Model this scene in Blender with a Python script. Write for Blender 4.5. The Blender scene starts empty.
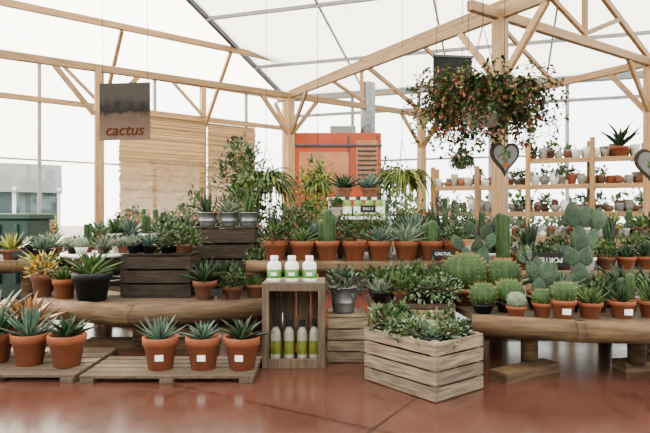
import bpy, math, random
from mathutils import Vector, Matrix
random.seed(11)
R=random.random
def U(a,b): return a+(b-a)*R()
sc=bpy.context.scene
# ------------------------------------------------------------------ materials
def mat(name,c1,c2=None,rough=.6,scale=8,bump=0,stretch=(1,1,1),island=.25,transl=0,metal=0,spec=.4,detail=4,k=.54):
    m=bpy.data.materials.new(name); m.use_nodes=True
    nt=m.node_tree; N=nt.nodes; L=nt.links
    b=N['Principled BSDF']; out=N['Material Output']
    b.inputs['Roughness'].default_value=rough
    b.inputs['Metallic'].default_value=metal
    b.inputs['Specular IOR Level'].default_value=spec
    c2=c2 or tuple(x*.75 for x in c1)
    c1=tuple(x*k for x in c1); c2=tuple(x*k for x in c2)
    tc=N.new('ShaderNodeTexCoord'); mp=N.new('ShaderNodeMapping'); mp.inputs['Scale'].default_value=stretch
    nz=N.new('ShaderNodeTexNoise'); nz.inputs['Scale'].default_value=scale; nz.inputs['Detail'].default_value=detail
    L.new(tc.outputs['Object'],mp.inputs[0]); L.new(mp.outputs[0],nz.inputs['Vector'])
    cr=N.new('ShaderNodeValToRGB'); cr.color_ramp.elements[0].position=.35; cr.color_ramp.elements[1].position=.65
    cr.color_ramp.elements[0].color=(*c2,1); cr.color_ramp.elements[1].color=(*c1,1)
    L.new(nz.outputs['Fac'],cr.inputs[0])
    g=N.new('ShaderNodeNewGeometry'); mr=N.new('ShaderNodeMapRange')
    mr.inputs['To Min'].default_value=1-island; mr.inputs['To Max'].default_value=1+island
    L.new(g.outputs['Random Per Island'],mr.inputs['Value'])
    hs=N.new('ShaderNodeHueSaturation'); hs.inputs['Saturation'].default_value=1.1; L.new(mr.outputs[0],hs.inputs['Value']); L.new(cr.outputs[0],hs.inputs['Color'])
    L.new(hs.outputs[0],b.inputs['Base Color'])
    if bump:
        bp=N.new('ShaderNodeBump'); bp.inputs['Strength'].default_value=bump; bp.inputs['Distance'].default_value=.01
        L.new(nz.outputs['Fac'],bp.inputs['Height']); L.new(bp.outputs[0],b.inputs['Normal'])
    if transl:
        t=N.new('ShaderNodeBsdfTranslucent'); L.new(hs.outputs[0],t.inputs['Color'])
        mx=N.new('ShaderNodeMixShader'); mx.inputs[0].default_value=transl
        L.new(b.outputs[0],mx.inputs[1]); L.new(t.outputs[0],mx.inputs[2]); L.new(mx.outputs[0],out.inputs[0])
    return m
M={}
M['pineH']=mat('pine_horizontal',(.52,.32,.16),(.36,.20,.09),.55,3,.15,(1,1,12))
M['pineV']=mat('pine_vertical',(.52,.32,.16),(.36,.20,.09),.55,3,.15,(12,12,.8))
M['log']=mat('debarked_log',(.18,.112,.062),(.075,.044,.025),.7,3,.4,(1.5,1.5,14),spec=.2)
M['deck']=mat('deck_boards',(.14,.09,.055),(.07,.043,.026),.7,4,.3,(8,1,8))
M['crate']=mat('crate_wood',(.31,.235,.165),(.12,.082,.055),.8,4,.6,(1.5,1.5,16),.5)
M['crateD']=mat('dark_crate_wood',(.055,.037,.026),(.02,.013,.009),.8,4,.5,(1.5,1.5,16),.4,spec=.2)
M['crateV']=mat('upright_crate_wood',(.16,.11,.07),(.07,.045,.028),.75,4,.5,(14,14,1.2),.35)
M['terra']=mat('terracotta',(.40,.13,.065),(.27,.085,.042),.8,7,.1,island=.22,k=.56)
M['terra2']=mat('terracotta_dusty',(.27,.11,.065),(.16,.058,.034),.85,7,.1,island=.35,k=.56)
M['black']=mat('black_plastic',(.010,.010,.011),rough=.5,spec=.25)
M['white']=mat('white_enamel',(.75,.74,.71),(.66,.65,.62),.4,4,island=.08,k=.85)
M['cream']=mat('cream_ceramic',(.55,.5,.42),rough=.5)
M['grey']=mat('grey_ceramic',(.25,.24,.23),rough=.5)
M['brown']=mat('brown_ceramic',(.2,.1,.06),rough=.4)
M['zinc']=mat('galvanized_zinc',(.36,.37,.37),(.22,.23,.24),.4,14,metal=.7)
M['steel']=mat('painted_steel',(.38,.38,.37),rough=.5,island=0)
M['darksteel']=mat('dark_steel',(.06,.06,.06),rough=.5,island=0)
M['soil']=mat('soil',(.05,.03,.02),(.02,.012,.008),.95,40,.5)
kl=.42
M['g_dark']=mat('leaf_dark_green',(.045,.10,.03),(.018,.045,.014),.5,20,transl=.1,island=.55,k=kl*.9,spec=.3)
M['g_mid']=mat('leaf_mid_green',(.13,.22,.055),(.055,.12,.03),.5,20,transl=.15,island=.5,k=kl,spec=.3)
M['g_lime']=mat('leaf_lime_green',(.40,.40,.08),(.22,.27,.05),.45,20,transl=.25,island=.35,k=.6)
M['g_blue']=mat('leaf_blue_green',(.15,.24,.17),(.06,.12,.085),.55,20,island=.45,k=kl,spec=.3)
M['g_grey']=mat('leaf_grey_green',(.30,.36,.24),(.15,.21,.13),.6,20,island=.45,k=kl,spec=.3)
M['g_red']=mat('leaf_reddish',(.46,.16,.07),(.16,.12,.04),.5,14,island=.4,k=.5)
M['cactus']=mat('cactus_skin',(.07,.14,.04),(.03,.07,.02),.65,14,island=.2,k=.42,spec=.25)
M['opun']=mat('prickly_pear_skin',(.11,.17,.105),(.045,.085,.05),.7,10,island=.45,k=.36,spec=.2)
M['spine']=mat('golden_spines',(.55,.42,.15),(.42,.32,.11),.6,island=.3,k=.55)
M['wspine']=mat('pale_spines',(.40,.38,.30),rough=.7,k=.5)
M['fl_red']=mat('flower_red',(.42,.07,.05),(.3,.05,.04),.5,transl=.2,island=.4)
M['fl_pink']=mat('flower_pink',(.62,.24,.18),(.5,.16,.12),.5,transl=.2,island=.35)
M['fl_yel']=mat('flower_yellow',(.75,.5,.08),(.65,.28,.04),.5,transl=.2,island=.35)
M['stem']=mat('stem_brown',(.16,.10,.05),rough=.7)
M['fabgreen']=mat('bottle_green',(.08,.27,.05),rough=.35,k=.75)
M['limeb']=mat('bottle_lime',(.24,.38,.07),rough=.3)
M['bin']=mat('green_bin_plastic',(.008,.05,.033),rough=.5)
M['orange']=mat('orange_painted_metal',(.58,.09,.028),(.48,.07,.022),.5,2,island=.1,k=.58)
M['peach']=mat('faded_panel',(.62,.27,.14),rough=.5)
M['reed']=mat('reed_blind',(.64,.45,.26),(.46,.28,.14),.8,3,stretch=(1,1,30),transl=.10,island=.5,k=.55,spec=.1)
M['slate']=mat('slate',(.05,.05,.05),(.03,.03,.03),.95,k=.3,spec=.1)
M['teal']=mat('outdoor_teal_roof',(.13,.25,.25),(.10,.19,.2),.7,1,k=.2)
M['gravel']=mat('outdoor_gravel',(.5,.48,.44),(.4,.38,.34),.9,3,k=.45)
M['sill']=mat('plaster_sill',(.6,.6,.57),rough=.8,scale=2)
M['paper']=mat('paper_label',(.8,.79,.76),rough=.7,island=0,k=.9)
M['ink']=mat('red_brown_ink',(.11,.025,.010),rough=.9,island=0,spec=.1)
def poly_mat(name,col,fac,tcol):
    m=bpy.data.materials.new(name); m.use_nodes=True; nt=m.node_tree;N=nt.nodes;L=nt.links
    N.remove(N['Principled BSDF']); o=N['Material Output']
    d=N.new('ShaderNodeBsdfDiffuse'); t=N.new('ShaderNodeBsdfTranslucent')
    tc=N.new('ShaderNodeTexCoord'); nz=N.new('ShaderNodeTexNoise'); nz.inputs['Scale'].default_value=.6; L.new(tc.outputs['Object'],nz.inputs[0])
    cr=N.new('ShaderNodeValToRGB'); cr.color_ramp.elements[0].color=(*[c*.92 for c in col],1); cr.color_ramp.elements[1].color=(*col,1)
    L.new(nz.outputs['Fac'],cr.inputs[0]); L.new(cr.outputs[0],d.inputs[0]); t.inputs[0].default_value=(*tcol,1)
    x=N.new('ShaderNodeMixShader'); x.inputs[0].default_value=fac
    L.new(d.outputs[0],x.inputs[1]);L.new(t.outputs[0],x.inputs[2]);L.new(x.outputs[0],o.inputs[0]); return m
M['roofW']=poly_mat('white_roof_sheet',(.90,.90,.87),.62,(.88,.89,.85))
M['roofG']=poly_mat('polycarbonate_roof',(.93,.93,.91),.92,(.99,.99,.97))
g=bpy.data.materials.new('window_glass'); g.use_nodes=True; nt=g.node_tree;N=nt.nodes;L=nt.links
N.remove(N['Principled BSDF']); a=N.new('ShaderNodeBsdfTransparent'); b=N.new('ShaderNodeBsdfGlossy'); b.inputs['Roughness'].default_value=.05
fr=N.new('ShaderNodeTexNoise'); mm=N.new('ShaderNodeMath'); mm.operation='MULTIPLY'; mm.inputs[1].default_value=.1; L.new(fr.outputs['Fac'],mm.inputs[0])
x=N.new('ShaderNodeMixShader'); L.new(mm.outputs[0],x.inputs[0]); L.new(a.outputs[0],x.inputs[1]);L.new(b.outputs[0],x.inputs[2]);L.new(x.outputs[0],N['Material Output'].inputs[0])
M['glass']=g
# floor
m=bpy.data.materials.new('red_polished_concrete'); m.use_nodes=True; nt=m.node_tree;N=nt.nodes;L=nt.links; b=N['Principled BSDF']
tc=N.new('ShaderNodeTexCoord'); mp=N.new('ShaderNodeMapping'); mp.inputs['Rotation'].default_value=(0,0,.55); L.new(tc.outputs['Object'],mp.inputs[0])
n1=N.new('ShaderNodeTexNoise'); n1.inputs['Scale'].default_value=2.2; n1.inputs['Detail'].default_value=10; n1.inputs['Roughness'].default_value=.7; L.new(mp.outputs[0],n1.inputs[0])
n2=N.new('ShaderNodeTexNoise'); n2.inputs['Scale'].default_value=45; n2.inputs['Detail'].default_value=6; L.new(mp.outputs[0],n2.inputs[0])
cr=N.new('ShaderNodeValToRGB'); cr.color_ramp.elements[0].position=.3; cr.color_ramp.elements[1].position=.7
cr.color_ramp.elements[0].color=(.046,.0175,.012,1); cr.color_ramp.elements[1].color=(.078,.029,.020,1); L.new(n1.outputs['Fac'],cr.inputs[0])
br=N.new('ShaderNodeTexBrick'); br.inputs['Scale'].default_value=1; br.inputs['Mortar Size'].default_value=.009; br.inputs['Brick Width'].default_value=1.3; br.inputs['Row Height'].default_value=1.3; br.offset=0
br.inputs['Color1'].default_value=(1,1,1,1);br.inputs['Color2'].default_value=(.86,.86,.86,1);br.inputs['Mortar'].default_value=(.25,.22,.22,1); L.new(mp.outputs[0],br.inputs[0])
mx=N.new('ShaderNodeMix'); mx.data_type='RGBA'; mx.blend_type='MULTIPLY'; mx.inputs[0].default_value=1; L.new(cr.outputs[0],mx.inputs[6]); L.new(br.outputs[0],mx.inputs[7])
mx2=N.new('ShaderNodeMix'); mx2.data_type='RGBA'; mx2.blend_type='OVERLAY'; mx2.inputs[0].default_value=.5; L.new(mx.outputs[2],mx2.inputs[6]); L.new(n2.outputs['Fac'],mx2.inputs[7])
L.new(mx2.outputs[2],b.inputs['Base Color'])
mr=N.new('ShaderNodeMapRange'); mr.inputs['From Min'].default_value=.3; mr.inputs['From Max'].default_value=.7; mr.inputs['To Min'].default_value=.13; mr.inputs['To Max'].default_value=.22; L.new(n1.outputs['Fac'],mr.inputs[0]); L.new(mr.outputs[0],b.inputs['Roughness'])
M['floor']=m
m=bpy.data.materials.new('printed_cactus_banner'); m.use_nodes=True; nt=m.node_tree;N=nt.nodes;L=nt.links; b=N['Principled BSDF']; b.inputs['Roughness'].default_value=.95; b.inputs['Specular IOR Level'].default_value=.1
tc=N.new('ShaderNodeTexCoord'); sp=N.new('ShaderNodeSeparateXYZ'); L.new(tc.outputs['Generated'],sp.inputs[0])
nz=N.new('ShaderNodeTexNoise'); nz.inputs['Scale'].default_value=5; nz.inputs['Detail'].default_value=6; L.new(tc.outputs['Generated'],nz.inputs[0])
ad=N.new('ShaderNodeMath'); ad.operation='MULTIPLY_ADD'; ad.inputs[1].default_value=.5; L.new(nz.outputs['Fac'],ad.inputs[0]); L.new(sp.outputs['Z'],ad.inputs[2])
cr=N.new('ShaderNodeValToRGB'); e=cr.color_ramp.elements; e[0].position=.2; e[0].color=(.10,.07,.05,1); e[1].position=1; e[1].color=(.035,.030,.026,1)
q=e.new(.68); q.color=(.06,.04,.03,1); q=e.new(.8); q.color=(.010,.009,.009,1)
L.new(ad.outputs[0],cr.inputs[0]); L.new(cr.outputs[0],b.inputs['Base Color']); M['banner']=m

# ------------------------------------------------------------------ mesh builder
class MB:
    def __init__(s,name): s.name=name; s.v=[];s.f=[];s.mi=[];s.sm=[];s.mats=[]
    def add(s,vs,fs,mt,smooth=False,T=None):
        o=len(s.v)
        if T is not None: vs=[T@Vector(p) for p in vs]
        s.v.extend([tuple(p) for p in vs])
        if mt not in s.mats: s.mats.append(mt)
        k=s.mats.index(mt)
        for f in fs: s.f.append([i+o for i in f]); s.mi.append(k); s.sm.append(smooth)
    def box(s,c,d,mt,T=None,rz=0):
        x,y,z=[k/2 for k in d]
        vs=[Vector((i,j,k)) for i in(-x,x) for j in(-y,y) for k in(-z,z)]
        if rz: vs=[Matrix.Rotation(rz,3,'Z')@p for p in vs]
        vs=[p+Vector(c) for p in vs]
        s.add(vs,[(0,1,3,2),(4,6,7,5),(0,4,5,1),(2,3,7,6),(0,2,6,4),(1,5,7,3)],mt,False,T)
    def beam(s,p,q,w,h,mt):
        p=Vector(p);q=Vector(q);d=(q-p).normalized()
        up=Vector((0,0,1)) if abs(d.z)<.95 else Vector((.82,.57,0))
        a=d.cross(up).normalized();b=a.cross(d).normalized()
        vs=[]
        for e in(p,q):
            for i,j in((-1,-1),(1,-1),(1,1),(-1,1)): vs.append(e+a*i*w/2+b*j*h/2)
        s.add(vs,[(3,2,1,0),(4,5,6,7),(0,1,5,4),(1,2,6,5),(2,3,7,6),(3,0,4,7)],mt)
    def tube(s,p,q,r,mt,n=6,r2=None):
        p=Vector(p);q=Vector(q);d=(q-p).normalized(); r2=r if r2 is None else r2
        up=Vector((0,0,1)) if abs(d.z)<.95 else Vector((1,0,0))
        a=d.cross(up).normalized();b=a.cross(d)
        vs=[p+(a*math.cos(t)+b*math.sin(t))*r for t in[2*math.pi*i/n for i in range(n)]]+[q+(a*math.cos(t)+b*math.sin(t))*r2 for t in[2*math.pi*i/n for i in range(n)]]
        fs=[(i,(i+1)%n,n+(i+1)%n,n+i) for i in range(n)]+[list(range(n))[::-1],list(range(n,2*n))]
        s.add(vs,fs,mt,True)
    def lathe(s,prof,mt,c=(0,0,0),n=20):
        vs=[];fs=[]
        for r,z in prof:
            for i in range(n):
                a=2*math.pi*i/n; vs.append((c[0]+max(r,.0001)*math.cos(a),c[1]+max(r,.0001)*math.sin(a),c[2]+z))
        for k in range(len(prof)-1):
            for i in range(n):
                j=(i+1)%n; fs.append((k*n+i,k*n+j,(k+1)*n+j,(k+1)*n+i))
        s.add(vs,fs,mt,True)
    def prism(s,poly,z0,z1,mt):
        n=len(poly); vs=[(x,y,z0) for x,y in poly]+[(x,y,z1) for x,y in poly]
        fs=[list(range(n))[::-1],list(range(n,2*n))]+[(i,(i+1)%n,n+(i+1)%n,n+i) for i in range(n)]
        s.add(vs,fs,mt)
    def done(s,loc=(0,0,0),rz=0,bevel=0,parent=None):
        me=bpy.data.meshes.new(s.name); me.from_pydata(s.v,[],s.f)
        for k in s.mats: me.materials.append(M[k])
        me.polygons.foreach_set('material_index',s.mi); me.polygons.foreach_set('use_smooth',s.sm); me.update()
        o=bpy.data.objects.new(s.name,me); sc.collection.objects.link(o); o.location=loc; o.rotation_euler[2]=rz
        if bevel:
            b=o.modifiers.new('bevel','BEVEL'); b.width=bevel; b.segments=2; b.limit_method='ANGLE'
        if parent: o.parent=parent
        return o
# ------------------------------------------------------------------ plant parts
def leaf(mb,base,az,e0,e1,L,W,mt,n=6,belly=.35,tip=.03,T=.35):
    p=Vector(base);vs=[];s=Vector((-math.sin(az),math.cos(az),0)); 
    for i in range(n+1):
        t=i/n;e=e0+(e1-e0)*t
        d=Vector((math.cos(az)*math.cos(e),math.sin(az)*math.cos(e),math.sin(e)))
        u=Vector((-math.cos(az)*math.sin(e),-math.sin(az)*math.sin(e),math.cos(e)))
        w=W*(.65+.35*math.sin(min(1,t/belly)*math.pi/2)) if t<belly else W*max(tip,(1-((t-belly)/(1-belly))**1.6))
        vs+=[p-s*w+u*w*.4,p-u*w*.05,p+s*w+u*w*.4,p-u*w*T*1.6]
        p=p+d*(L/n)
    fs=[]
    for i in range(n):
        for k in range(4): fs.append((i*4+k,i*4+(k+1)%4,i*4+4+(k+1)%4,i*4+4+k))
    fs.append((n*4,n*4+1,n*4+2,n*4+3))
    mb.add(vs,fs,mt,True)
def rosette(mb,c,n,L,W,mt,lo=.25,hi=1.45,curl=-.2,jit=.12,belly=.35,seg=6):
    a0=R()*6
    for i in range(n):
        f=i/max(1,n-1); e=lo+(hi-lo)*f
        leaf(mb,(c[0],c[1],c[2]),a0+i*2.4+U(-jit,jit),e+U(-jit,jit),e+curl+U(-jit,jit),L*(1-.35*f)*U(.85,1.1),W*(1-.3*f),mt,seg,belly)
def pot(mb,c,r,h,mt='terra',n=20):
    mb.lathe([(0,0),(.68*r,0),(.90*r,.74*h),(.99*r,.75*h),(1.02*r,.98*h),(1.0*r,h),(.92*r,h),(.88*r,.86*h)],mt,c,n)
    mb.lathe([(.89*r,.87*h),(.5*r,.9*h),(0,.91*h)],'soil',c,n)
def label(mb,r,h):
    mb.box((0.01,-.835*r,.42*h),(.055,.006,.04),'paper')
def ribbed(mb,c,r,H,ribs,mt,sp,squash=False,lat=12,spl=.2):
    n=ribs*4;vs=[];fs=[]
    def prof(t):
        if squash: a=t*math.pi; return math.sin(a)**.8*r if 0<t<1 else .002, H*(1-math.cos(a))/2
        z=H*t; zr=H-r
        if z<=zr: return r*(.85+.15*min(1,z/(r+.001))), z
        k=(z-zr)/r; return r*math.sqrt(max(0,1-k*k))+.001, z
    ts=[i/lat for i in range(lat+1)] if squash else [ (H-r)/H*i/5 for i in range(6)]+[(H-r+r*math.sin(q*math.pi/10))/H for q in(1,2,3,4,5)]
    for t in ts:
        rr,z=prof(t)
        for i in range(n):
            a=2*math.pi*i/n; k=rr*(1+.09*math.cos(ribs*a)); vs.append((c[0]+k*math.cos(a),c[1]+k*math.sin(a),c[2]+z))
    for k in range(len(ts)-1):
        for i in range(n): j=(i+1)%n; fs.append((k*n+i,k*n+j,(k+1)*n+j,(k+1)*n+i))
    mb.add(vs,fs,mt,True)
    steps=max(6,int(H/.022)) 
    vs=[];fs=[]
    for q in range(1,steps):
        t=q/steps; rr,z=prof(t); rr*=1.09
        for i in range(ribs):
            a=2*math.pi*i/ribs
            for s in range(3):
                aa=a+U(-.5,.5); e=U(-.4,.9)+(t-.5 if squash else 0); l=spl*r*U(.6,1.1)
                p=Vector((c[0]+rr*math.cos(a),c[1]+rr*math.sin(a),c[2]+z)); d=Vector((math.cos(aa)*math.cos(e),math.sin(aa)*math.cos(e),math.sin(e)))
                s1=Vector((-math.sin(aa),math.cos(aa),0))*.0016; s2=Vector((0,0,.0016)); o=len(vs)
                vs+=[p-s1,p+s1,p+s2,p+d*l]; fs+=[(o,o+1,o+3),(o+1,o+2,o+3),(o+2,o,o+3)]
    mb.add(vs,fs,sp)
def pad(mb,base,az,tilt,L,W,mt='opun'):
    T=Matrix.Translation(Vector(base))@Matrix.Rotation(az,4,'Z')@Matrix.Rotation(tilt,4,'Y')
    vs=[];fs=[];n=14;k=9
    for i in range(k+1):
        t=i/k; z=L*t; w=W*math.sin(math.pi*min(1,max(0,t))**.85)**.75 if 0<t<1 else .004
        w=max(w,W*.16 if t<.1 else .002)
        for j in range(n):
            a=2*math.pi*j/n; vs.append((w*math.cos(a),w*.2*math.sin(a)+.0,z))
    for i in range(k):
        for j in range(n): jj=(j+1)%n; fs.append((i*n+j,i*n+jj,(i+1)*n+jj,(i+1)*n+j))
    mb.add(vs,fs,mt,True,T)
    v2=[];f2=[]
    for i in range(44):
        t=U(.12,.94); w=W*math.sin(math.pi*t**.85)**.75; aa=U(-.85,.85); x=w*aa; sd=random.choice((-1,1)); y=sd*w*.2*math.sqrt(1-aa*aa); o=len(v2)
        p=Vector((x,y,L*t)); v2+=[p+Vector((.003,0,0)),p-Vector((.003,0,0)),p+Vector((0,0,.004)),p+Vector((U(-.006,.006),sd*.012,U(-.004,.01)))]; f2+=[(o,o+1,o+3),(o+1,o+2,o+3),(o+2,o,o+3)]
    mb.add(v2,f2,'wspine',False,T)
    return T
def opuntia(mb,c,L,W,levels=2,az=0):
    T=pad(mb,c,az,U(-.1,.1),L,W)
    if levels>0:
        for sx in ((-1,1) if levels>1 or R()<.7 else (random.choice((-1,1)),)):
            p=T@Vector((sx*W*.45,0,L*.9)); 
            sub(mb,p,az+U(-.5,.5),sx*U(.15,.5),L*U(.75,1.0),W*U(.8,1.),levels-1)
def sub(mb,p,az,tilt,L,W,lv):
    T=pad(mb,p,az,tilt,L,W)
    if lv>0:
        for sx in(-1,1):
            if R()<.5: sub(mb,T@Vector((sx*W*.4,0,L*.9)),az+U(-.5,.5),tilt+sx*U(.1,.4),L*.75,W*.8,lv-1)
def sleaf(vs,fs,p,d,L,W):
    d=d.normalized(); s=d.cross(Vector((U(-.4,.4),U(-.4,.4),1))).normalized(); u=s.cross(d); o=len(vs)
    vs+=[p,p+d*L*.45+s*W+u*W*.3,p+d*L,p+d*L*.45-s*W+u*W*.3]; fs+=[(o,o+1,o+2),(o,o+2,o+3)]
def bush(mb,c,rx,rz,n,L,W,mts,stems=10,droop=0):
    c=Vector(c)
    groups={k:([],[]) for k in mts}
    for i in range(stems):
        a=U(0,6.28);e=U(.1,1.5); tip=c+Vector((math.cos(a)*math.cos(e)*rx*.9,math.sin(a)*math.cos(e)*rx*.9,math.sin(e)*rz*.9))
        mb.tube(c,tip,.004,'stem',4,.002)
    for i in range(n):
        a=U(0,6.28);e=math.asin(U(-.15-droop,1)); q=U(.35,1)**.6
        d=Vector((math.cos(a)*math.cos(e),math.sin(a)*math.cos(e),math.sin(e)))
        lump=1+.22*math.sin(a*3+c.x*9)+.15*math.sin(e*6+a*2)
        p=c+Vector((d.x*rx,d.y*rx,d.z*rz))*q*lump
        k=random.choice(mts); sleaf(*groups[k],p,d+Vector((U(-.8,.8),U(-.8,.8),U(-.3,.9)-droop)),L*U(.7,1.3),W*U(.7,1.2))
    for k,(vs,fs) in groups.items(): mb.add(vs,fs,k)
# ------------------------------------------------------------------ potted plants (each one object)
def potted(name,x,y,z,r,h,kind,pm='terra',mt='g_mid',s=1.,lab=False):
    mb=MB(name)
    pot(mb,(0,0,0),r,h,pm)
    c=(0,0,h*.88)
    if kind=='agave': rosette(mb,c,22,.26*s,.024*s,mt,.35,1.45,-.25,seg=7)
    elif kind=='aloe': rosette(mb,c,26,.25*s,.016*s,mt,.3,1.5,.3,jit=.2)
    elif kind=='haworthia': rosette(mb,c,34,.12*s,.013*s,mt,.15,1.5,.5,belly=.2)
    elif kind=='echeveria': rosette(mb,c,30,.09*s,.024*s,mt,.1,1.45,.6,belly=.65,jit=.08,seg=5)
    elif kind=='barrel': ribbed(mb,(0,0,h*.8),r*.95*s,r*1.7*s,15,'cactus','spine',True,spl=.24)
    elif kind=='moon': ribbed(mb,(0,0,h*.8),r*.8*s,r*1.5*s,13,'g_grey','wspine',True,spl=.22)
    elif kind=='column':
        for i in range(3 if s<1.3 else 4):
            a=i*2.1+.4; ribbed(mb,(math.cos(a)*r*.42,math.sin(a)*r*.42,h*.8),r*.33,U(.16,.27)*s,8,mt,'wspine')
    elif kind=='opuntia': opuntia(mb,(0,0,h*.85),.15*s,.055*s,2,U(-.4,.4))
    elif kind=='bush': bush(mb,(0,0,h),.14*s,.16*s,int(280*s),.045,.012,[mt,'g_mid','g_dark'])
    elif kind=='flower': bush(mb,(0,0,h),.14*s,.16*s,int(260*s),.045,.013,['fl_yel','g_mid','g_dark',mt])
    elif kind=='jade': bush(mb,(0,0,h),.13*s,.17*s,int(230*s),.035,.014,[mt,'g_dark'])
    elif kind=='trail': bush(mb,(0,0,h),.16*s,.10*s,int(340*s),.035,.011,[mt,'g_mid'],6,.5)
    elif kind=='snake': 
        for i in range(14): leaf(mb,(U(-.3,.3)*r,U(-.3,.3)*r,h*.85),U(0,6.28),U(1.1,1.5),U(1.2,1.6),.28*s*U(.7,1.1),.018*s,mt,5)
    if lab: label(mb,r,h)
    return mb.done((x,y,z),U(-.4,.4) if not lab else U(-.25,.25))

# ------------------------------------------------------------------ room shell
C=Vector((-.9,13.2)); dl=Vector((-5,-3.95))/6.372; dr=Vector((.952,-.305)); nL=Vector((.62,-.785)); nR=Vector((-.305,-.952))
def roofz(x,y):
    q=Vector((x,y))-C; return 3.9+min(.46*q.dot(nL),.235*q.dot(nR))
Lf=C+dl*13; Rf=C+dr*14.5
mb=MB('floor'); mb.prism([(Lf.x,Lf.y),(-11.5,-5),(10.5,-5),(Rf.x,Rf.y),(C.x,C.y)],-.04,0,'floor'); mb.done()
mb=MB('outdoor_ground'); mb.prism([(-60,-40),(60,-40),(60,70),(-60,70)],-.12,-.05,'gravel'); mb.done()
hip=C+Vector((-.358,-.934))*18
def v3(p,z): return (p.x,p.y,z)
mb=MB('ceiling'); rb=Rf+nR*14.5
mb.add([v3(C,3.9),v3(Rf,3.9),(rb.x,rb.y,3.9+.235*14.5),(hip.x,hip.y,3.9+.235*(hip-C).dot(nR))],[(0,1,2,3)],'roofW')
mb.done()
mb=MB('ceiling_glazed')
mb.add([v3(C,3.9),(hip.x,hip.y,3.9+.46*(hip-C).dot(nL)),v3(Lf,3.9)],[(0,1,2)],'roofG'); mb.done()
mb=MB('wall_back_light_block'); mb.box((-.5,-5,1.6),(22,.15,3.2),'sill')  # unseen wall added behind the camera to cut light from the open rear
for i in range(9): mb.box((-10.5+2.5*i,-5,4.6),(.1,.1,2.8),'steel')
mb.done()
mb=MB('roof_steel_purlins')
hp=Vector(v3(C,3.88)); he=Vector((hip.x,hip.y,3.88+.235*(hip-C).dot(nR))); mb.beam(hp,he,.07,.11,'darksteel')
for d in (1.6,3.4,5.2,7,9):
    t=d/((Vector((-.358,-.934))).dot(nR)); st=C+Vector((-.358,-.934))*t; en=Rf+nR*d
    z=3.9+.235*d-.06; mb.beam((st.x,st.y,z),(en.x,en.y,z),.05,.06,'steel')
for k in range(1,8):
    a=C+dr*(k*1.9); b=a+nR*12; mb.beam((a.x,a.y,3.87),(b.x,b.y,3.87+.235*12),.03,.04,'steel')
mb.done()
def glazed(name,d,n,total,step,sill,zt,timber,rails,off=0):
    mb=MB(name); A=C; B=C+d*total
    mb.beam((A.x,A.y,sill/2),(B.x,B.y,sill/2),.15,sill,'sill')
    k=0;s=off
    while s<total:
        p=C+d*s; big=(k%2==0)
        if timber and big: mb.beam((p.x,p.y,sill),(p.x,p.y,zt),.11,.11,'pineV')
        else: mb.beam((p.x,p.y,sill),(p.x,p.y,zt),.05,.06,'steel')
        s+=step;k+=1
    for z,w,mt in rails: mb.beam((A.x,A.y,z),(B.x,B.y,z),w,w,mt)
    mb.done()
    mb=MB('window_1' if timber else 'window_2')
    q=n*-.02
    mb.add([(A.x+q.x,A.y+q.y,sill),(B.x+q.x,B.y+q.y,sill),(B.x+q.x,B.y+q.y,zt),(A.x+q.x,A.y+q.y,zt)],[(0,1,2,3)],'glass'); mb.done()
glazed('wall_left',dl,nL,13,1.05,.7,3.95,True,[(3.17,.09,'pineH'),(3.9,.12,'pineH'),(2.1,.03,'steel')],.05)
glazed('wall_right',dr,nR,14.5,1.5,.8,3.95,False,[(3.9,.18,'steel'),(3.45,.06,'steel'),(2.35,.04,'steel')],.1)
mb=MB('roof_timber_struts')
pa=C+nL*1.2; pb=pa+dl*12.5; pa=pa-dl*(-.9); mb.beam((pa.x,pa.y,4.36),(pb.x,pb.y,4.36),.08,.11,'pineH')
for k in range(0,6):
    p=C+dl*(.05+2.1*k); q=p+nL*1.2
    if k>0:
        mb.beam((p.x+nL.x*.1,p.y+nL.y*.1,3.0),(q.x,q.y,4.3),.06,.07,'pineH')
    b=p+dl*.7; mb.beam((p.x+nL.x*.05,p.y+nL.y*.05,3.2),(b.x+nL.x*.05,b.y+nL.y*.05,3.85),.05,.06,'pineH')
mb.done(bevel=.006)
# interior timber frame
u=Vector((2.68,1.85)); v=Vector((-2.5,4.0)); P2=Vector((1.875,6.0)); ft=3.26
pts={}
for i in range(-2,2):
    for j in range(-1,2):
        pts[(i,j)]=P2+u*i+v*j
posts=[(0,0),(1,0),(0,1),(1,1),(-1,1)]
mb=MB('timber_frame')
for k in posts:
    p=pts[k]; w_=.13 if k!=(-1,1) else .09
    mb.box((p.x,p.y,ft/2),(w_,w_,ft),'pineV',rz=math.atan2(u.y,u.x))
def hb(a,b,z=ft,w=.07,h=.11,mt='pineH'): mb.beam((a.x,a.y,z),(b.x,b.y,z),w,h,mt)
hb(pts[(-2,1)],pts[(1,1)]+u*.2); hb(pts[(0,0)]-u*.15,pts[(1,0)]+u*.4); hb(pts[(0,0)]-v*1.1,pts[(0,1)]+v*.1,ft,.06,.10); hb(pts[(1,0)]-v*.9,pts[(1,1)]+v*.05)
for k in posts:
    p=pts[k]
    for d in (u.normalized(),-u.normalized(),v.normalized(),-v.normalized()):
        if k[0]==-1 and abs(d.dot(v.normalized()))>.9: continue
        if k==(1,1) and d.dot(v)>1: continue
        if k==(0,0) and d.dot(u)<-1: continue
        e=p+d*.58; s=p+d*.05; mb.beam((s.x,s.y,ft-.68),(e.x,e.y,ft-.04),.05,.075,'pineH')
ap=[]
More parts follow.
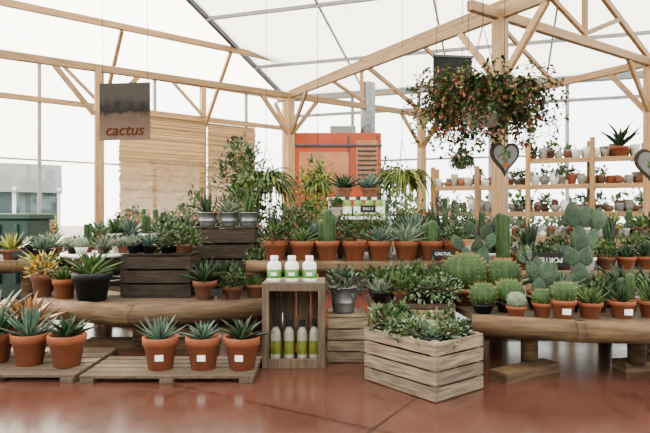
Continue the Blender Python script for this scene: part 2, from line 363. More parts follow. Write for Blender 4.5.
for j in (-1,0,1):
    a=pts[(0,j)];b=pts[(1,j)];m_=(a+b)/2; ap.append(m_)
    for e in(a,b): mb.beam((e.x,e.y,ft+.05),(m_.x,m_.y,4.12),.05,.09,'pineH')
    mb.beam((m_.x,m_.y,ft),(m_.x,m_.y,4.1),.06,.06,'pineV')
    if j==-1: hb(a,b)
    for e in(a,b):
        q=(m_+e)/2; mb.beam((m_.x,m_.y,ft+.1),(q.x,q.y,3.7),.05,.06,'pineH')
hb(ap[0],ap[2],4.14)
for t in (.33,.66,):
    for j in (0,1):
        e=pts[(j,0)]+v*t; m_=ap[1]+v*t; mb.beam((e.x,e.y,ft+.05),(m_.x,m_.y,4.12),.045,.07,'pineH')
mb.done(bevel=.008)
# reed blind on left wall, hung just inside the glass
mb=MB('reed_blind'); 
for s0,s1,zb in ((.95,2.12,.95),(2.17,3.95,.9)):
    a=C+dl*s0+nL*.14; b=C+dl*s1+nL*.14; z=zb
    while z<3.08:
        j=U(-.02,.02); mb.beam((a.x+dl.x*j,a.y+dl.y*j,z),(b.x+dl.x*j,b.y+dl.y*j,z),.009,.0195,'reed'); z+=.0205
    mb.beam((a.x,a.y,3.1),(b.x,b.y,3.1),.04,.04,'pineH')
mb.done()
mb=MB('outdoor_greenhouse')
mb.prism([(-18,17),(-10.2,21.5),(-12.5,26),(-20,22)],-.05,2.0,'teal')
for k in range(7):
    t=k/6; mb.beam((-18+7.8*t,17-.05+4.5*t,0),(-18+7.8*t,16.95+4.5*t,2.2),.12,.12,'white')
mb.add([(-18.2,16.7,2.0),(-10,21.3,2.0),(-11.3,24,3.3),(-19.2,19.5,3.3),(-12.5,26.3,2),(-20.3,22.3,2)],[(0,1,2,3),(3,2,4,5),(0,3,5),(1,4,2)],'teal'); mb.done()
mb=MB('outdoor_hedge')
for i in range(16): bush(mb,(2.5+i*.95,16.2-i*.3+U(-.2,.2),-.05),.8,1.5+U(0,.6),260,.25,.09,['g_mid','g_grey'],4)
mb.done()

# ------------------------------------------------------------------ display tables
def table(name,front,backy,z,lr,legs,plinth,bx=None):
    mb=MB(name)
    fb=[(x,y+lr*.9) for x,y in front]
    x0=front[0][0];x1=front[-1][0]
    if bx: x0,x1=bx
    mb.prism(fb+[(x1,backy),(x0,backy)],z-.045,z,'deck')
    for a,b in zip(front[:-1],front[1:]):
        A=Vector((*a,z-lr*.75));B=Vector((*b,z-lr*.75)); d=(B-A).normalized()
        mb.tube(A-d*.03,B+d*.03,lr,'log',14)
    for x,y in legs:
        mb.tube((x,y,.06),(x,y,z-.05),.06,'log',12); mb.box((x,y+.15,z-.1),(.1,.5,.09),'log')
    for a,b in plinth: mb.beam((*a,.035),(*b,.035),.14,.07,'log')
    return mb.done()
table('log_display_table',[(-2.4,4.75),(-1.515,4.38),(-.52,4.65)],6.2,.385,.085,[(-1.52,4.6),(-2.2,4.95),(-.7,4.9),(-2.3,5.9),(-.7,5.9)],[((-2.0,4.72),(-.9,4.72)),((-2.3,5.9),(-.6,5.9))],(-2.9,-.5))
table('log_display_table',[(-4.6,5.6),(-3.3,5.95),(-2.65,6.45)],7.2,.62,.07,[(-3.3,6.2),(-2.8,6.9),(-4.3,6.9)],[((-4.3,6.9),(-2.8,6.9))],(-4.7,-2.6))
table('log_display_table',[(-.66,4.95),(.35,4.85),(1.28,4.95)],6.3,.70,.055,[(-.45,5.1),(.5,5.05),(1.1,5.15),(-.5,6.1),(1.1,6.1)],[((-.5,5.2),(1.1,5.2))])
table('log_display_table',[(1.08,3.98),(1.71,3.76),(2.3,3.70),(3.2,3.95)],4.9,.385,.075,[(1.46,4.0),(2.2,3.95),(3.0,4.3),(1.3,4.75),(2.8,4.75)],[((1.15,3.72),(1.62,4.02)),((2.1,4.0),(3.0,4.2))],(1.0,3.3))
table('log_display_table',[(1.36,5.08),(2.4,5.02),(3.9,5.2)],6.5,.60,.06,[(1.6,5.25),(2.6,5.2),(3.7,5.4),(1.6,6.3),(3.7,6.3)],[((1.5,5.3),(3.7,5.3))])
def plain_table(name,x0,x1,y0,y1,z):
    mb=MB(name); mb.box(((x0+x1)/2,(y0+y1)/2,z-.02),(x1-x0,y1-y0,.04),'deck'); mb.box(((x0+x1)/2,y0+.02,z-.08),(x1-x0,.04,.1),'pineH')
    for x in(x0+.06,x1-.06):
        for y in(y0+.06,y1-.06): mb.box((x,y,(z-.04)/2),(.08,.08,z-.04),'pineV')
    mb.done()
plain_table('potting_bench',-3.1,-.85,7.7,8.6,.82)
plain_table('potting_bench',-.2,2.6,7.9,8.7,.82)
plain_table('potting_bench',-6.2,-4.0,8.2,8.9,.75)
plain_table('potting_bench',3.0,5.6,6.9,7.5,.86)
plain_table('plant_bench',.34,.98,4.2,4.75,.44)
def pallet(name,x0,x1,y0,y1):
    mb=MB(name); n=5; w=(y1-y0)/n
    for i in range(n): mb.box(((x0+x1)/2,y0+w*(i+.5),.04),(x1-x0,w*.82,.02),'crateV')
    for x in (x0+.05,(x0+x1)/2,x1-.05): mb.box((x,(y0+y1)/2,.015),(.09,y1-y0,.03),'crateV')
    mb.done(bevel=.003)
pallet('wooden_pallet',-1.62,-.47,3.68,4.22)
pallet('wooden_pallet',-2.75,-1.66,3.70,4.5)
def crate(name,x,y,z,ang,w,d,h,mt,rows=4,open_top=True):
    mb=MB(name); g=h/rows; t=.014
    for i in range(rows):
        zz=g*(i+.5)
        mb.box((w/2,t/2,zz),(w,t,g*.86),mt); mb.box((w/2,d-t/2,zz),(w,t,g*.86),mt)
        mb.box((t/2,d/2,zz),(t,d-2*t-.002,g*.86),mt); mb.box((w-t/2,d/2,zz),(t,d-2*t-.002,g*.86),mt)
    for cx in(t+.02,w-t-.02):
        for cy in(t+.02,d-t-.02): mb.box((cx,cy,h/2),(.036,.036,h),mt)
        for i in range(rows):
            for dz in(-.02,.02): mb.tube((cx,-.002,g*(i+.5)+dz),(cx,.003,g*(i+.5)+dz),.003,'darksteel',6)
    mb.box((w/2,d/2,.012),(w-.03,d-.03,.018),mt)
    if not open_top: 
        for i in range(4): mb.box((w/2,d*(i+.5)/4,h+.008),(w,d/4*.9,.014),mt)
    return mb.done((x,y,z),ang,bevel=.003)
ca=math.atan2(-.78,.62)
crate('wooden_crate',.65-.62*.62,3.29+.62*.78,0,ca,.62,.46,.36,'crate',4)
crate('wooden_crate',.02,4.2,0,0,.30,.36,.34,'crate',4,False)
crate('wooden_crate',-1.80,4.92,.385,0,.62,.4,.37,'crateD',3,False)
crate('wooden_crate',-1.28,5.42,.385,0,.6,.45,.60,'crateD',4,False)
crate('wooden_crate',-2.45,5.72,.385,0,1.1,.42,.42,'crateD',3,False)
crate('wooden_crate',-.6,5.62,.70,0,.62,.36,.2,'crateD',2,False)
mb=MB('upright_wooden_crate'); X0,X1,Y0,Y1,Hh=-.455,.0,4.05,4.42,.62
mb.box(((X0+X1)/2,(Y0+Y1)/2,.02),(X1-X0,Y1-Y0,.025),'crateV')
mb.box(((X0+X1)/2,(Y0+Y1)/2,Hh-.012),(X1-X0,Y1-Y0,.024),'crateV')
for x in(X0+.008,X1-.008):
    for i in range(3): mb.box((x,Y0+.06+.125*i,Hh/2),(.014,.108,Hh-.05),'crateV')
for i in range(4): mb.box((X0+.06+.113*i,Y1-.007,Hh/2),(.1,.012,Hh-.05),'crateV')
for x in(X0+.025,X1-.025): mb.box((x,Y0+.0,Hh/2),(.05,.02,Hh),'crateV')
mb.box(((X0+X1)/2,Y0,Hh-.03),(X1-X0-.1,.02,.06),'crateV'); mb.box(((X0+X1)/2,Y0,.035),(X1-X0-.1,.02,.07),'crateV')
mb.done(bevel=.003)
def bottle(name,x,y,z,r,h,body,cap,lab,spray=False):
    mb=MB(name)
    mb.lathe([(0,0),(r,0),(r*1.02,.02),(r,.62*h),(r*.9,.72*h),(r*.45,.82*h),(r*.4,.86*h)],body,n=18)
    mb.lathe([(r*1.03,.14*h),(r*1.04,.15*h),(r*1.03,.48*h),(r*1.0,.49*h)],lab,n=18)
    mb.lathe([(r*.55,.84*h),(r*.55,h),(0,h)],cap,n=14)
    if not spray and lab=='fabgreen': mb.box((0,-r*1.03,.31*h),(r*.8,.006,h*.12),'paper')
    if spray: mb.box((0,-r*.5,h*.97),(r*.5,r*1.6,h*.07),cap); mb.box((0,-r*.9,h*.9),(r*.2,r*.2,h*.12),cap)
    mb.done((x,y,z))
for x in(-.385,-.255,-.125): bottle('fertilizer_bottle',x+.01,4.14,.62,.052,.19,'white','white','fabgreen')
for x in (-.37,-.27,-.17,-.08): bottle('spray_bottle',x,4.2,.034,.038,.29,'cream','black','g_lime',True)
for x in (.22,.33,.44,.54): bottle('plant_food_bottle',x,5.58,1.10,.045,.2,'limeb','black','paper')
def bucket(name,x,y,z,r,h,plant=None,mt='g_mid'):
    mb=MB(name)
    mb.lathe([(0,0),(r*.75,0),(r*.8,.02),(r*.88,.4*h),(r*.9,.41*h),(r*.88,.43*h),(r,h),(r*1.04,h),(r*1.04,h-.008),(r*.95,h),(r*.92,h*.85)],'zinc',n=22)
    mb.lathe([(r*.93,h*.86),(0,h*.88)],'soil',n=22)
    for s in(-1,1): mb.tube((s*r,0,h*.9),(s*r*1.25,0,h*.8),.005,'zinc')
    if plant=='tuft': bush(mb,(0,0,h*.9),r*1.2,.18,240,.05,.012,[mt,'g_blue'],6)
    if plant=='ros': rosette(mb,(0,0,h*.9),24,.24,.02,mt)
    if plant=='snake':
        for i in range(20): leaf(mb,(U(-.4,.4)*r,U(-.4,.4)*r,h*.85),U(0,6.28),U(1.0,1.5),U(1.2,1.6),U(.16,.3),.014,mt,5)
    mb.done((x,y,z))
bucket('galvanized_bucket',.145,4.36,.355,.105,.2,'tuft','g_dark')
bucket('galvanized_planter',-1.17,5.58,1.0,.095,.14,'snake','g_dark')
bucket('galvanized_planter',-.965,5.6,1.0,.095,.14,'ros','g_grey')
bucket('galvanized_planter',-.76,5.58,1.0,.095,.14,'snake','g_mid')
mb=MB('white_plant_stand'); mb.lathe([(0,0),(.33,0),(.34,.012),(.33,.03),(.31,.03),(.3,.02),(0,.02)],'white',(0,0,.345),32)
for i in range(3):
    a=i*2.1+.5; mb.tube((.2*math.cos(a),.2*math.sin(a),.35),(.29*math.cos(a),.29*math.sin(a),0),.011,'white',8)
mb.lathe([(.24,.12),(.25,.125),(.24,.13)],'white',n=24); mb.done((-2.14,5.3,.385))
NM={'agave':'potted_agave','aloe':'potted_aloe','haworthia':'potted_haworthia','echeveria':'potted_echeveria','barrel':'potted_barrel_cactus','moon':'potted_globe_cactus','column':'potted_torch_cactus','opuntia':'potted_prickly_pear_cactus','bush':'potted_leafy_succulent','jade':'potted_jade_plant','trail':'potted_trailing_sedum','snake':'potted_snake_plant','flower':'potted_flowering_succulent'}
def P(x,y,z,r,h,k,pm='terra',mt='g_mid',s=1.,lab=False): return potted(NM[k],x,y,z,r,h,k,pm,mt,s,lab)
zst=.385+.365
for i,(dx,dy,k,mt_,s) in enumerate([(-.22,-.07,'echeveria','g_grey',1.5),(-.07,-.22,'moon','g_grey',1.3),(.13,-.19,'haworthia','g_grey',1.4),(.02,.03,'jade','g_mid',1),(.22,.03,'echeveria','g_grey',1.5),(-.17,.15,'column','cactus',.9),(.1,.2,'haworthia','g_dark',1.4)]):
    P(-2.14+dx,5.3+dy,zst,.055,.07,k,random.choice(['white','terra2','black']),mt_,s)
mb=MB('white_display_riser')
mb.box((.36,5.6,1.085),(.62,.3,.03),'white'); mb.box((.33,5.95,1.285),(.62,.3,.03),'white')
for x in(.08,.64):
    mb.box((x,5.6,.885),(.03,.26,.37),'white'); mb.box((x-.03,5.95,.985),(.03,.26,.57),'white')
mb.done(bevel=.003)
# front pallet
P(-1.14,3.88,.05,.122,.22,'aloe','terra','g_blue',.95,True)
P(-.843,3.88,.05,.122,.22,'agave','terra','g_blue',.8,True)
P(-.575,3.88,.05,.125,.22,'agave','terra','g_dark',.95,True)
P(-1.82,3.95,.05,.13,.22,'agave','terra','g_dark',.95)
P(-2.10,3.98,.05,.125,.22,'aloe','terra','g_blue',1.25)
P(-2.38,4.05,.05,.12,.21,'agave','terra','g_dark',1.25)
P(-2.28,4.32,.05,.12,.22,'agave','terra2','g_red',1.5)
P(-2.56,4.32,.05,.12,.22,'agave','terra2','g_grey',1.6)
P(-2.62,3.9,.05,.11,.2,'aloe','terra','g_lime',1.)
# left table
P(-1.98,4.76,.385,.165,.24,'agave','black','g_mid',1.25)
P(-2.28,4.9,.385,.10,.17,'haworthia','terra','g_mid',1.5)
P(-2.52,5.0,.385,.10,.2,'flower','terra2','g_red',1.0)
P(-2.7,5.4,.385,.11,.2,'agave','terra2','g_lime',1.4)
P(-2.55,5.45,.385,.10,.22,'aloe','terra2','g_dark',1.1)
P(-1.04,4.85,.385,.105,.16,'agave','terra2','g_dark',1.1)
P(-.80,4.87,.385,.085,.11,'bush','terra2','g_dark',.8)
P(-.62,4.95,.385,.085,.12,'haworthia','terra2','g_mid',1.3)
P(-.62,5.2,.385,.11,.2,'bush','terra2','g_dark',1.3)
P(-.9,5.2,.385,.10,.2,'haworthia','terra2','g_dark',1.6)
P(-1.12,5.2,.385,.10,.2,'aloe','terra2','g_dark',.9)
i=0
for x in (-1.72,-1.57,-1.42,-1.27):
    for y in (5.0,5.2):
        k=['haworthia','echeveria','agave','moon','jade','haworthia','bush','agave'][i]; i+=1
        P(x+U(-.01,.01),y,.385+.387,.06,.08,k,random.choice(['black','terra2','black']),random.choice(['g_dark','g_grey','g_mid','g_blue']),.7 if k=='agave' else 1.25)
for i in range(7):
    k=random.choice(['bush','agave','jade','column','aloe']); P(-2.35+.155*i,5.85+U(-.04,.08),.385+.437,.065,.1,k,random.choice(['black','terra2','white']),random.choice(['g_dark','g_mid','g_blue']) if k!='column' else 'cactus',1.1 if k!='agave' else .9)
for x,y in [(-3.75,6.1),(-3.45,6.15),(-3.15,6.25),(-2.9,6.55),(-3.6,6.5),(-3.2,6.6),(-4.1,6.1),(-3.95,6.6),(-2.85,6.9),(-3.4,6.95),(-3.6,6.85),(-3.1,6.9)]:
    k=random.choice(['echeveria','agave','haworthia','aloe']); P(x,y,.62,.1,.12,k,random.choice(['terra2','terra','black']),random.choice(['g_grey','g_dark','g_blue','g_lime']),{'echeveria':2.,'agave':1.1,'haworthia':1.9,'aloe':1.1}[k])
# central deck
for px,k,mt_,s in [(-.446,'bush','g_dark',1.1),(-.205,'agave','g_mid',.9),(.02,'column','cactus',1.25),(.265,'jade','g_mid',1),(.49,'agave','g_blue',.95),(.735,'agave','g_grey',1.1),(.96,'column','cactus',1.0),(1.16,'bush','g_mid',.85)]:
    P(px,5.05,.70,.112,.18,k,'terra',mt_,s)
for px,k,mt_,s in [(-.5,'snake','g_dark',1.1),(-.28,'bush','g_dark',1.5),(-.05,'agave','g_blue',1.3),(.2,'bush','g_dark',1.3),(.5,'bush','g_mid',1.3),(.85,'aloe','g_blue',1.5),(1.08,'snake','g_dark',1.3)]:
    P(px,5.38,.70,.112,.2,k,'terra2',mt_,s)
P(.2,5.95,1.30,.09,.1,'agave','terra2','g_dark',1.1); P(.47,5.95,1.30,.09,.1,'agave','terra2','g_blue',1.1)
P(.12,5.6,1.10,.07,.09,'bush','cream','g_mid',.6)
for px,s in [(-.45,1.1),(-.2,1.2)]: P(px,5.78,.914,.10,.15,'bush' ,'terra2','g_mid',s)
for px,s in [(.82,1.7),(1.15,1.6)]: P(px,5.8,.70,.12,.2,'bush','terra2',random.choice(['g_dark','g_mid']),s)
# plants in big crate
ax=Vector((.62,-.78)); ay=Vector((.78,.62)); o0=Vector((.65-.62*.62,3.29+.62*.78))
mb=MB('crate_inner_tray'); 
for i in range(5):
    q=o0+ax*(.09+.11*i)+ay*.23; mb.box((q.x,q.y,.23),(.1,.40,.014),'crate',rz=math.atan2(ax.y,ax.x))
for s in (.05,.41):
    a=o0+ax*.03+ay*s;b=o0+ax*.59+ay*s; mb.beam((a.x,a.y,.2),(b.x,b.y,.2),.02,.04,'crate')
for s in (.08,.54):
    for t in (.08,.38):
        a=o0+ax*s+ay*t; mb.box((a.x,a.y,.105),(.03,.03,.15),'crate')
mb.done()
kk=['bush','bush','echeveria','trail','haworthia','trail','trail','moon','jade','echeveria','trail','haworthia']; i=0
for a in (.10,.24,.38,.52):
    for b in (.09,.23,.37):
        q=o0+ax*a+ay*b; k=kk[i%12]; i+=1
        P(q.x,q.y,.238,.062,.13,k,'black',random.choice(['g_grey','g_mid','g_dark','g_blue']),{'trail':.75,'bush':.8,'echeveria':1,'haworthia':1.1,'jade':.7}.get(k,.95))
for x in (.42,.58,.74,.9):
    for y in (4.28,4.48,4.66):
        k=random.choice(['trail','haworthia','bush','trail','bush','echeveria']) if y<4.6 else random.choice(['bush','agave','moon']); P(x,y,.44,.068,.09,k,random.choice(['terra2','black']),random.choice(['g_grey','g_mid','g_dark','g_blue']),{'trail':1.0,'bush':1.0,'agave':.7,'haworthia':1.3}.get(k,1.1))
# right table cacti
P(1.14,4.56,.385,.16,.14,'barrel','terra2','cactus',1.1)
P(1.17,4.15,.385,.085,.07,'barrel','black','cactus',1.15)
P(1.38,4.2,.385,.1,.07,'barrel','black','cactus',1.1)
P(1.44,4.55,.385,.13,.14,'barrel','terra2','cactus',1.15)
P(1.36,3.98,.385,.07,.08,'moon','terra','g_grey',1.1)
P(1.55,4.0,.385,.07,.1,'barrel','terra','cactus',1.0)
P(1.68,3.95,.385,.088,.13,'barrel','terra','cactus',1.0,True)
P(1.875,3.96,.385,.085,.11,'haworthia','terra','g_mid',1.4)
P(2.10,3.96,.385,.09,.12,'aloe','terra','g_dark',.75,True)
P(2.32,3.98,.385,.09,.12,'aloe','terra','g_mid',.9)
P(2.55,4.05,.385,.1,.14,'aloe','terra','g_dark',1.1)
for x,y,k,mt_,s in [(1.64,4.32,'opuntia','opun',1.1),(1.84,4.22,'barrel','cactus',1.),(1.92,4.58,'agave','g_blue',1.2),(2.05,4.22,'bush','g_dark',.8),(2.2,4.42,'aloe','g_dark',1.1),(2.28,4.22,'column','cactus',.8),(2.42,4.55,'agave','g_dark',1.4),(2.6,4.4,'agave','g_mid',1.1),(2.75,4.7,'agave','g_dark',1.3),(1.58,4.78,'agave','g_grey',1.2),(1.3,4.83,'opuntia','opun',1.35)]:
    P(x,y,.385,.085,.1,k,random.choice(['terra','terra2','black']),mt_,s)
for x,y,k,mt_,s in [(1.5,5.5,'opuntia','opun',1.3),(1.66,5.22,'column','cactus',1.75),(1.88,5.25,'haworthia','g_mid',1.6),(2.0,5.5,'snake','g_dark',1.3),(2.05,5.27,'bush','g_dark',.8),(2.25,5.3,'haworthia','g_blue',1.6),(2.45,5.25,'echeveria','g_mid',1.3),(2.65,5.3,'bush','g_mid',.8),(2.85,5.3,'haworthia','g_dark',1.6),(3.05,5.35,'aloe','g_dark',.9),(2.3,5.6,'bush','g_dark',1.1),(2.85,5.65,'agave','g_dark',1.),(3.1,5.65,'bush','g_mid',1.3),(1.3+.45,5.85,'snake','g_dark',1.5),(2.0,5.9,'bush','g_dark',1.5),(3.3,5.5,'agave','g_blue',1.3),(3.45,5.9,'bush','g_dark',1.8),(2.7,6.1,'bush','g_dark',1.6),(3.1,6.1,'snake','g_dark',1.7)]:
    P(x,y,.60,.09,.12,k,random.choice(['terra','terra2','black','white']),mt_,s)
mb=MB('potted_prickly_pear_cactus'); pot(mb,(0,0,0),.14,.16,'terra2')
T=pad(mb,(-.03,0,.13),.1,-.08,.30,.10); sub(mb,T@Vector((-.03,0,.27)),.0,-.2,.26,.09,0); sub(mb,T@Vector((.04,0,.27)),.3,.25,.22,.085,0)
T=pad(mb,(.06,.02,.13),.4,.35,.28,.095); sub(mb,T@Vector((.02,0,.25)),.2,.15,.24,.09,0)
mb.done((2.52,5.45,.60))
mb=MB('potted_prickly_pear_cactus'); pot(mb,(0,0,0),.11,.12,'terra2'); T=pad(mb,(0,0,.1),.2,.05,.24,.095); sub(mb,T@Vector((.03,0,.2)),.3,.4,.18,.08,0); sub(mb,T@Vector((-.04,0,.2)),-.1,-.4,.17,.07,0); mb.done((2.14,4.72,.385))
mb=MB('potted_prickly_pear_cactus'); pot(mb,(0,0,0),.11,.12,'terra'); T=pad(mb,(0,0,.1),-.2,-.1,.30,.075); sub(mb,(.05,0,.1),.2,.3,.26,.07,0); mb.done((1.74,4.52,.385))
def mass(name,x0,x1,y0,y1,z,nx,ny,tall=1.,flowers=False):
    mb=MB(name)
    for i in range(nx):
        for j in range(ny):
            x=x0+(x1-x0)*(i+.5)/nx+U(-.02,.02); y=y0+(y1-y0)*(j+.5)/ny; r=U(.05,.07); h=U(.08,.13)
            pot(mb,(x,y,z),r,h,random.choice(['terra2','terra','white','black','cream']),12)
            q=R(); mt_=random.choice(['g_dark','g_mid','g_grey','g_lime','g_blue'])
            if q<.35: bush(mb,(x,y,z+h),.09,.14*tall*U(.7,1.5),90,.06,.018,[mt_],3)
            elif q<.6: rosette(mb,(x,y,z+h*.9),12,.15*tall,.016,mt_,seg=4)
            elif q<.75: ribbed(mb,(x,y,z+h*.8),r*.6,U(.12,.3)*tall,8,'cactus','wspine')
            else: bush(mb,(x,y,z+h),.09,.14*tall,80,.05,.016,['fl_pink' if flowers else mt_,mt_],3)
    mb.done()
mass('potted_plant_collection',-3.05,-.95,7.75,8.5,.82,15,4,1.7,True)
mass('potted_plant_collection',-.15,2.5,7.95,8.6,.82,16,3,1.9,True)
mass('potted_plant_collection',-6.1,-4.1,8.25,8.8,.75,12,3,1.2,True)
mass('potted_plant_collection',3.05,5.5,6.95,7.4,.86,15,2,1.0,False)
def shrub(name,x,y,z,H_,rx,mts,n=900,potm='terra2',L=.09,W=.025):
    mb=MB(name); pot(mb,(0,0,0),.2,.3,potm)
    for k in range(5):
        a=k*1.3; mb.tube((.03*math.cos(a),.03*math.sin(a),.25),(rx*.5*math.cos(a),rx*.5*math.sin(a),H_*.7),.015,'stem',6,.006)
    for k in range(7):
        a=k*2.4; q=H_*(.45+.08*k); bush(mb,(rx*.45*math.cos(a),rx*.45*math.sin(a),q-.1),rx*.6,H_*.18,n//7,L,W,mts,5,.2)
    mb.done((x,y,z))
shrub('potted_ficus_tree',-1.4,9.2,0,2.3,.45,['g_mid','g_dark','g_grey'],2000)
shrub('potted_willow_shrub',-.95,7.2,0,1.7,.3,['g_mid','g_dark'],1000)
shrub('potted_ficus_tree',-.15,9.3,0,2.0,.35,['g_lime','g_mid'],900)
shrub('potted_ficus_tree',1.1,9.6,0,1.95,.33,['g_mid','g_grey'],900)
shrub('potted_ficus_tree',-2.3,9.9,0,1.5,.35,['g_dark','g_mid'],700)
def fern(name,x,y,z,r,drop,mts):
    mb=MB(name); mb.lathe([(0,-.12),(r*.35,-.12),(r*.5,0),(r*.46,0),(0,-.02)],'terra2',n=16)
    for i in range(130):
        a=U(0,6.28); leaf(mb,(0,0,0),a,U(-.2,.9),U(-2.2,-1.5),U(.6,1.1)*drop,.018,random.choice(mts),8,.3)
    bush(mb,(0,0,.02),r,r*.6,200,.06,.014,mts,3,.4)
    for i in range(3):
        a=i*2.1; mb.tube((r*.48*math.cos(a),r*.48*math.sin(a),0),(0,0,.5),.004,'darksteel',4)
    mb.tube((0,0,.5),(0,0,roofz(x,y)-z-.02),.004,'darksteel',4); mb.done((x,y,z))
fern('hanging_fern',-.83,7.9,1.62,.28,.75,['g_lime','g_mid'])
fern('hanging_fern',1.02,7.4,1.62,.2,.6,['g_lime','g_mid'])
fern('hanging_fern',-.1,7.6,1.55,.16,.3,['g_lime','g_mid'])
fern('hanging_fern',1.62,6.6,1.78,.12,.22,['g_dark','g_mid'])
mb=MB('green_storage_bin'); mb.prism([(-4.75,7.5),(-3.98,7.5),(-3.98,8.1),(-4.75,8.1)],0,1.06,'bin'); mb.prism([(-4.8,7.45),(-3.93,7.45),(-3.93,8.15),(-4.8,8.15)],1.06,1.14,'bin')
for x in(-4.6,-4.37,-4.13): mb.box((x,7.48,.6),(.05,.04,.8),'bin')
mb.done(bevel=.015)
mb=MB('greenhouse_heater'); 
mb.box((.2,11.1,.25),(1.7,.8,.5),'darksteel'); mb.box((.2,11.1,1.6),(1.75,.85,2.2),'orange')
mb.box((-.02,10.66,1.95),(.95,.03,.75),'peach'); mb.box((.8,10.66,2.1),(.42,.03,.9),'peach')
for i in range(9): mb.box((.8,10.63,1.72+.09*i),(.36,.03,.03),'darksteel')
mb.box((.2,10.66,2.45),(1.78,.03,.05),'darksteel'); mb.box((-.1,10.63,1.95),(.1,.03,.2),'black')
for x in(-.6,.45,1.0): mb.box((x,10.66,1.6),(.03,.025,2.1),'darksteel')
mb.tube((.85,11.1,2.7),(.85,11.1,3.75),.15,'zinc',16); mb.box((.35,11.1,2.78),(.5,.5,.16),'steel'); mb.done(bevel=.01)
mb=MB('timber_shelf_unit')
A=Vector((1.95,9.9)); B=Vector((5.4,8.65)); d=(B-A).normalized(); nn=Vector((d.y,-d.x))
lv=[(.75,0,1),(1.16,0,1),(1.6,0,1),(2.02,.42,1)]
for z,t0,t1 in lv:
    a=A+(B-A)*t0;b=A+(B-A)*t1
    for k in range(3):
        o=nn*(-.15+.15*k); mb.beam((a.x+o.x,a.y+o.y,z),(b.x+o.x,b.y+o.y,z),.13,.03,'pineH')
    mb.beam((a.x+nn.x*.23,a.y+nn.y*.23,z-.02),(b.x+nn.x*.23,b.y+nn.y*.23,z-.02),.03,.08,'pineH')
for t in (0,.2,.42,.68,.96):
    p=A+(B-A)*t
    for s in(-.22,.25): mb.beam((p.x+nn.x*s,p.y+nn.y*s,0),(p.x+nn.x*s,p.y+nn.y*s,2.35 if t>.3 else 1.95),.06,.06,'pineV')
mb.done(bevel=.004)
for z,t0,t1 in lv:
    mb=MB('plant_pot_collection'); t=t0+.02
    while t<t1-.02:
        for row in(-.12,.08):
            p=A+(B-A)*t+nn*row; r=U(.05,.085); h=U(.09,.22)
            q=R()
            mt_=random.choice(['white','cream','terra2','grey','brown','white','terra','cream'])
            if q<.55: mb.lathe([(0,0),(.7*r,0),(r,.8*h),(1.05*r,h),(.92*r,h),(.85*r,h*.8),(0,h*.8)],mt_,(p.x,p.y,z+.016),14)
            elif q<.8: mb.lathe([(0,0),(.6*r,0),(r,.45*h),(.8*r,.85*h),(.5*r,.92*h),(.6*r,h),(.45*r,h),(0,h*.7)],mt_,(p.x,p.y,z+.016),14)
            else:
                pot(mb,(p.x,p.y,z+.016),r,h*.7,mt_,12); bush(mb,(p.x,p.y,z+h*.7),.12,.18,80,.07,.02,[random.choice(['g_mid','g_dark','g_grey'])],3)
        t+=U(.03,.045)
    mb.done()
mb=MB('potted_palm'); pot(mb,(0,0,0),.13,.16,'terra'); 
for i in range(22): leaf(mb,(0,0,.14),U(0,6.28),U(.7,1.5),U(-.3,.9),U(.3,.5),.03,'g_dark',7,.5)
mb.done((4.62,8.78,2.036))
# signs
ZB=1.81
mb=MB('hanging_cactus_sign'); mb.box((0,0,.265),(.49,.015,.53),'banner')
o=mb.done((-1.86,5.2,1.81),-.12)
mb=MB('sign_wires')
for dx in (-.22,.22): mb.tube((dx,0,.53),(dx,0,roofz(-1.86+dx,5.2)-ZB),.003,'darksteel',4)
mb.done(parent=o)
def text(s,size,loc,rot,mt_,parent,nm='lettering'):
    c=bpy.data.curves.new(nm,'FONT'); c.body=s; c.size=size; c.extrude=.002; c.align_x='CENTER'; c.align_y='CENTER'; c.materials.append(M[mt_])
    t=bpy.data.objects.new(nm,c); sc.collection.objects.link(t); t.location=loc; t.rotation_euler=rot; t.parent=parent; return t
t=text('cactus',.15,(0,-.011,.09),(math.pi/2,0,0),'ink',o); t.data.shear=.2
mb=MB('hanging_chalkboard'); mb.box((0,0,.18),(.36,.015,.36),'slate'); mb.box((0,0,.01),(.38,.025,.02),'darksteel'); mb.box((0,0,.35),(.38,.025,.02),'darksteel')
for dx in(-.15,.15): mb.tube((dx,0,.36),(dx,0,roofz(1.14,5.0)-2.17),.003,'darksteel',4)
mb.done((1.14,5.0,2.18),.15)
def heart(name,x,y,z,s,rz=0):
    mb=MB(name)
    def outline(k): return [(k*s*16*math.sin(t)**3/17, k*s*(13*math.cos(t)-5*math.cos(2*t)-2*math.cos(3*t)-math.cos(4*t))/14) for t in [2*math.pi*i/48 for i in range(48)]]
    for k,y0,y1,mt_ in((1,-.012,.012,'crateD'),(.8,-.018,.0,'grey')):
        ol=outline(k); n=48; vs=[(a,y0,b) for a,b in ol]+[(a,y1,b) for a,b in ol]+[(0,y0,0),(0,y1,0)]
        fs=[(i,(i+1)%n,n+(i+1)%n,n+i) for i in range(n)]+[(i,2*n,(i+1)%n) for i in range(n)]+[(n+i,n+(i+1)%n,2*n+1) for i in range(n)]
        mb.add(vs,fs,mt_)
    for (cx,cz,w,h) in((0,-.01,.03,.11),(-.03,.0,.015,.05),(.03,.015,.015,.05)): mb.box((cx,-.02,cz),(w,.008,h),'g_mid')
    mb.box((.022,-.02,-.005),(.03,.008,.012),'g_mid'); mb.box((-.022,-.02,-.015),(.03,.008,.012),'g_mid'); mb.box((0,-.021,-.065),(.05,.01,.03),'terra')
    mb.tube((0,0,s*.3),(0,0,roofz(x,y)-z),.003,'darksteel',4)
    mb.done((x,y,z),rz)
heart('hanging_heart_sign',1.38,4.3,1.56,.125,.15)
heart('hanging_heart_sign',2.52,4.3,1.50,.14,-.3)
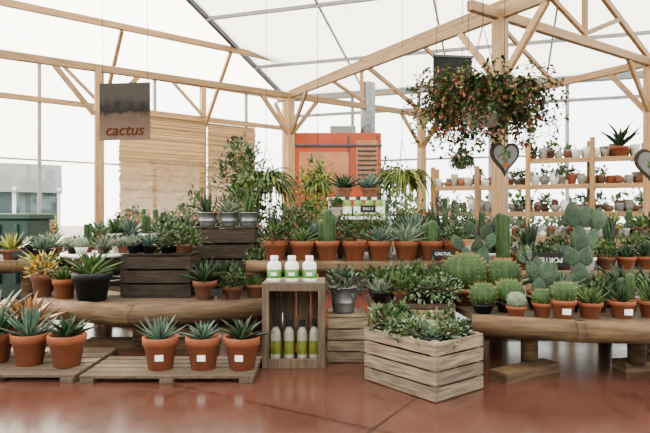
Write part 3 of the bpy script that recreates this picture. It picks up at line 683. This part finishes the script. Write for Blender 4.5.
def tag(x,y,z,w,h,txt=None,rz=0,rot=0):
    mb=MB('chalk_price_sign'); mb.box((0,0,h/2+.04),(w,.008,h),'black'); mb.box((0,.004,.03),(.01,.01,.08),'stem')
    mb.box((0,.02,.003),(.06,.05,.006),'stem')
    o=mb.done((x,y,z),rz)
    if txt: text(txt,h*.5,(0,-.006,h/2+.04),(math.pi/2,rot,0),'paper',o)
tag(.42,5.47,1.10,.15,.07,'SALE 3'); tag(1.02,4.86,.70,.2,.07,'CACTUS')
tag(2.05,5.10,.60,.36,.13,'PORTES',0,math.pi); tag(-.92,4.74,.385,.1,.06); tag(-3.3,6.05,.62,.16,.07)
# hanging flower basket
mb=MB('hanging_flower_basket')
mb.lathe([(0,-.2),(.12,-.19),(.2,-.1),(.23,0),(.21,0),(0,-.03)],'white',n=24)
gr={k:([],[]) for k in('g_dark','g_mid','fl_red','fl_pink','g_red')}
for i in range(330):
    a=U(0,6.28)
    p=Vector((.05*math.cos(a),.05*math.sin(a),.0)); L_=U(.30,.54); segs=8; up=U(.1,1.3)
    if i%7==0: L_=.64
    for s in range(segs):
        t=s/segs; el=up-(t*U(2.0,2.7)); d=Vector((math.cos(a)*math.cos(el),math.sin(a)*math.cos(el),math.sin(el)))
        q=p+d*L_/segs*1.15
        if s%2==0: mb.tube(p,q,.003,'stem',3)
        p=q
        for _ in range(5): sleaf(*gr[random.choice(('g_dark','g_mid','g_dark','g_mid','g_red'))],p+Vector((U(-.02,.02),U(-.02,.02),U(-.02,.02))),Vector((U(-1,1),U(-1,1),U(-.8,.6))),.048,.013)
        if t>.4 and R()<.3:
            for _ in range(2): sleaf(*gr[random.choice(('fl_red','fl_pink','fl_pink'))],p+Vector((U(-.03,.03),U(-.03,.03),U(-.03,.02))),Vector((U(-.5,.5),U(-.5,.5),-1)),.036,.011)
for k,(vs,fs) in gr.items(): mb.add(vs,fs,k)
for i in range(4):
    a=i*1.57+.4; mb.tube((.21*math.cos(a),.21*math.sin(a),0),(0,0,.62),.004,'darksteel',4)
mb.tube((0,0,.62),(0,0,roofz(1.27,4.5)-2.02),.004,'darksteel',4)
mb.done((1.27,4.5,2.02))
mb=MB('plant_tray_stack')
for i in range(4): mb.box((.55,4.45,.03+.045*i),(.42,.3,.035),'black')
mb.done()
# ------------------------------------------------------------------ light
w=bpy.data.worlds.new('sky'); sc.world=w; w.use_nodes=True; nt=w.node_tree; bg=nt.nodes['Background']
tc=nt.nodes.new('ShaderNodeTexCoord'); vm=nt.nodes.new('ShaderNodeVectorMath'); vm.operation='DOT_PRODUCT'
sd=Vector((-.80,.53,.25)).normalized(); vm.inputs[1].default_value=sd
nt.links.new(tc.outputs['Generated'],vm.inputs[0])
cr=nt.nodes.new('ShaderNodeValToRGB'); e=cr.color_ramp.elements
e[0].position=.45; e[0].color=(.72,.75,.72,1); e[1].position=1; e[1].color=(1.0,.80,.55,1); q=e.new(.82); q.color=(1,.95,.85,1)
nt.links.new(vm.outputs['Value'],cr.inputs[0]); nt.links.new(cr.outputs[0],bg.inputs[0]); bg.inputs[1].default_value=9.5
s=bpy.data.lights.new('sun','SUN'); s.energy=18; s.angle=.06; s.color=(1,.80,.56)
so=bpy.data.objects.new('sun',s); sc.collection.objects.link(so)
so.rotation_euler=Vector((-.72,.62,.52)).to_track_quat('Z','Y').to_euler(); so.location=(-8,12,8)
cam=bpy.data.cameras.new('camera'); cam.sensor_width=36; cam.lens=31; co=bpy.data.objects.new('camera',cam); sc.collection.objects.link(co)
co.location=(0,0,1.1); co.rotation_euler=(math.pi/2,0,0); sc.camera=co
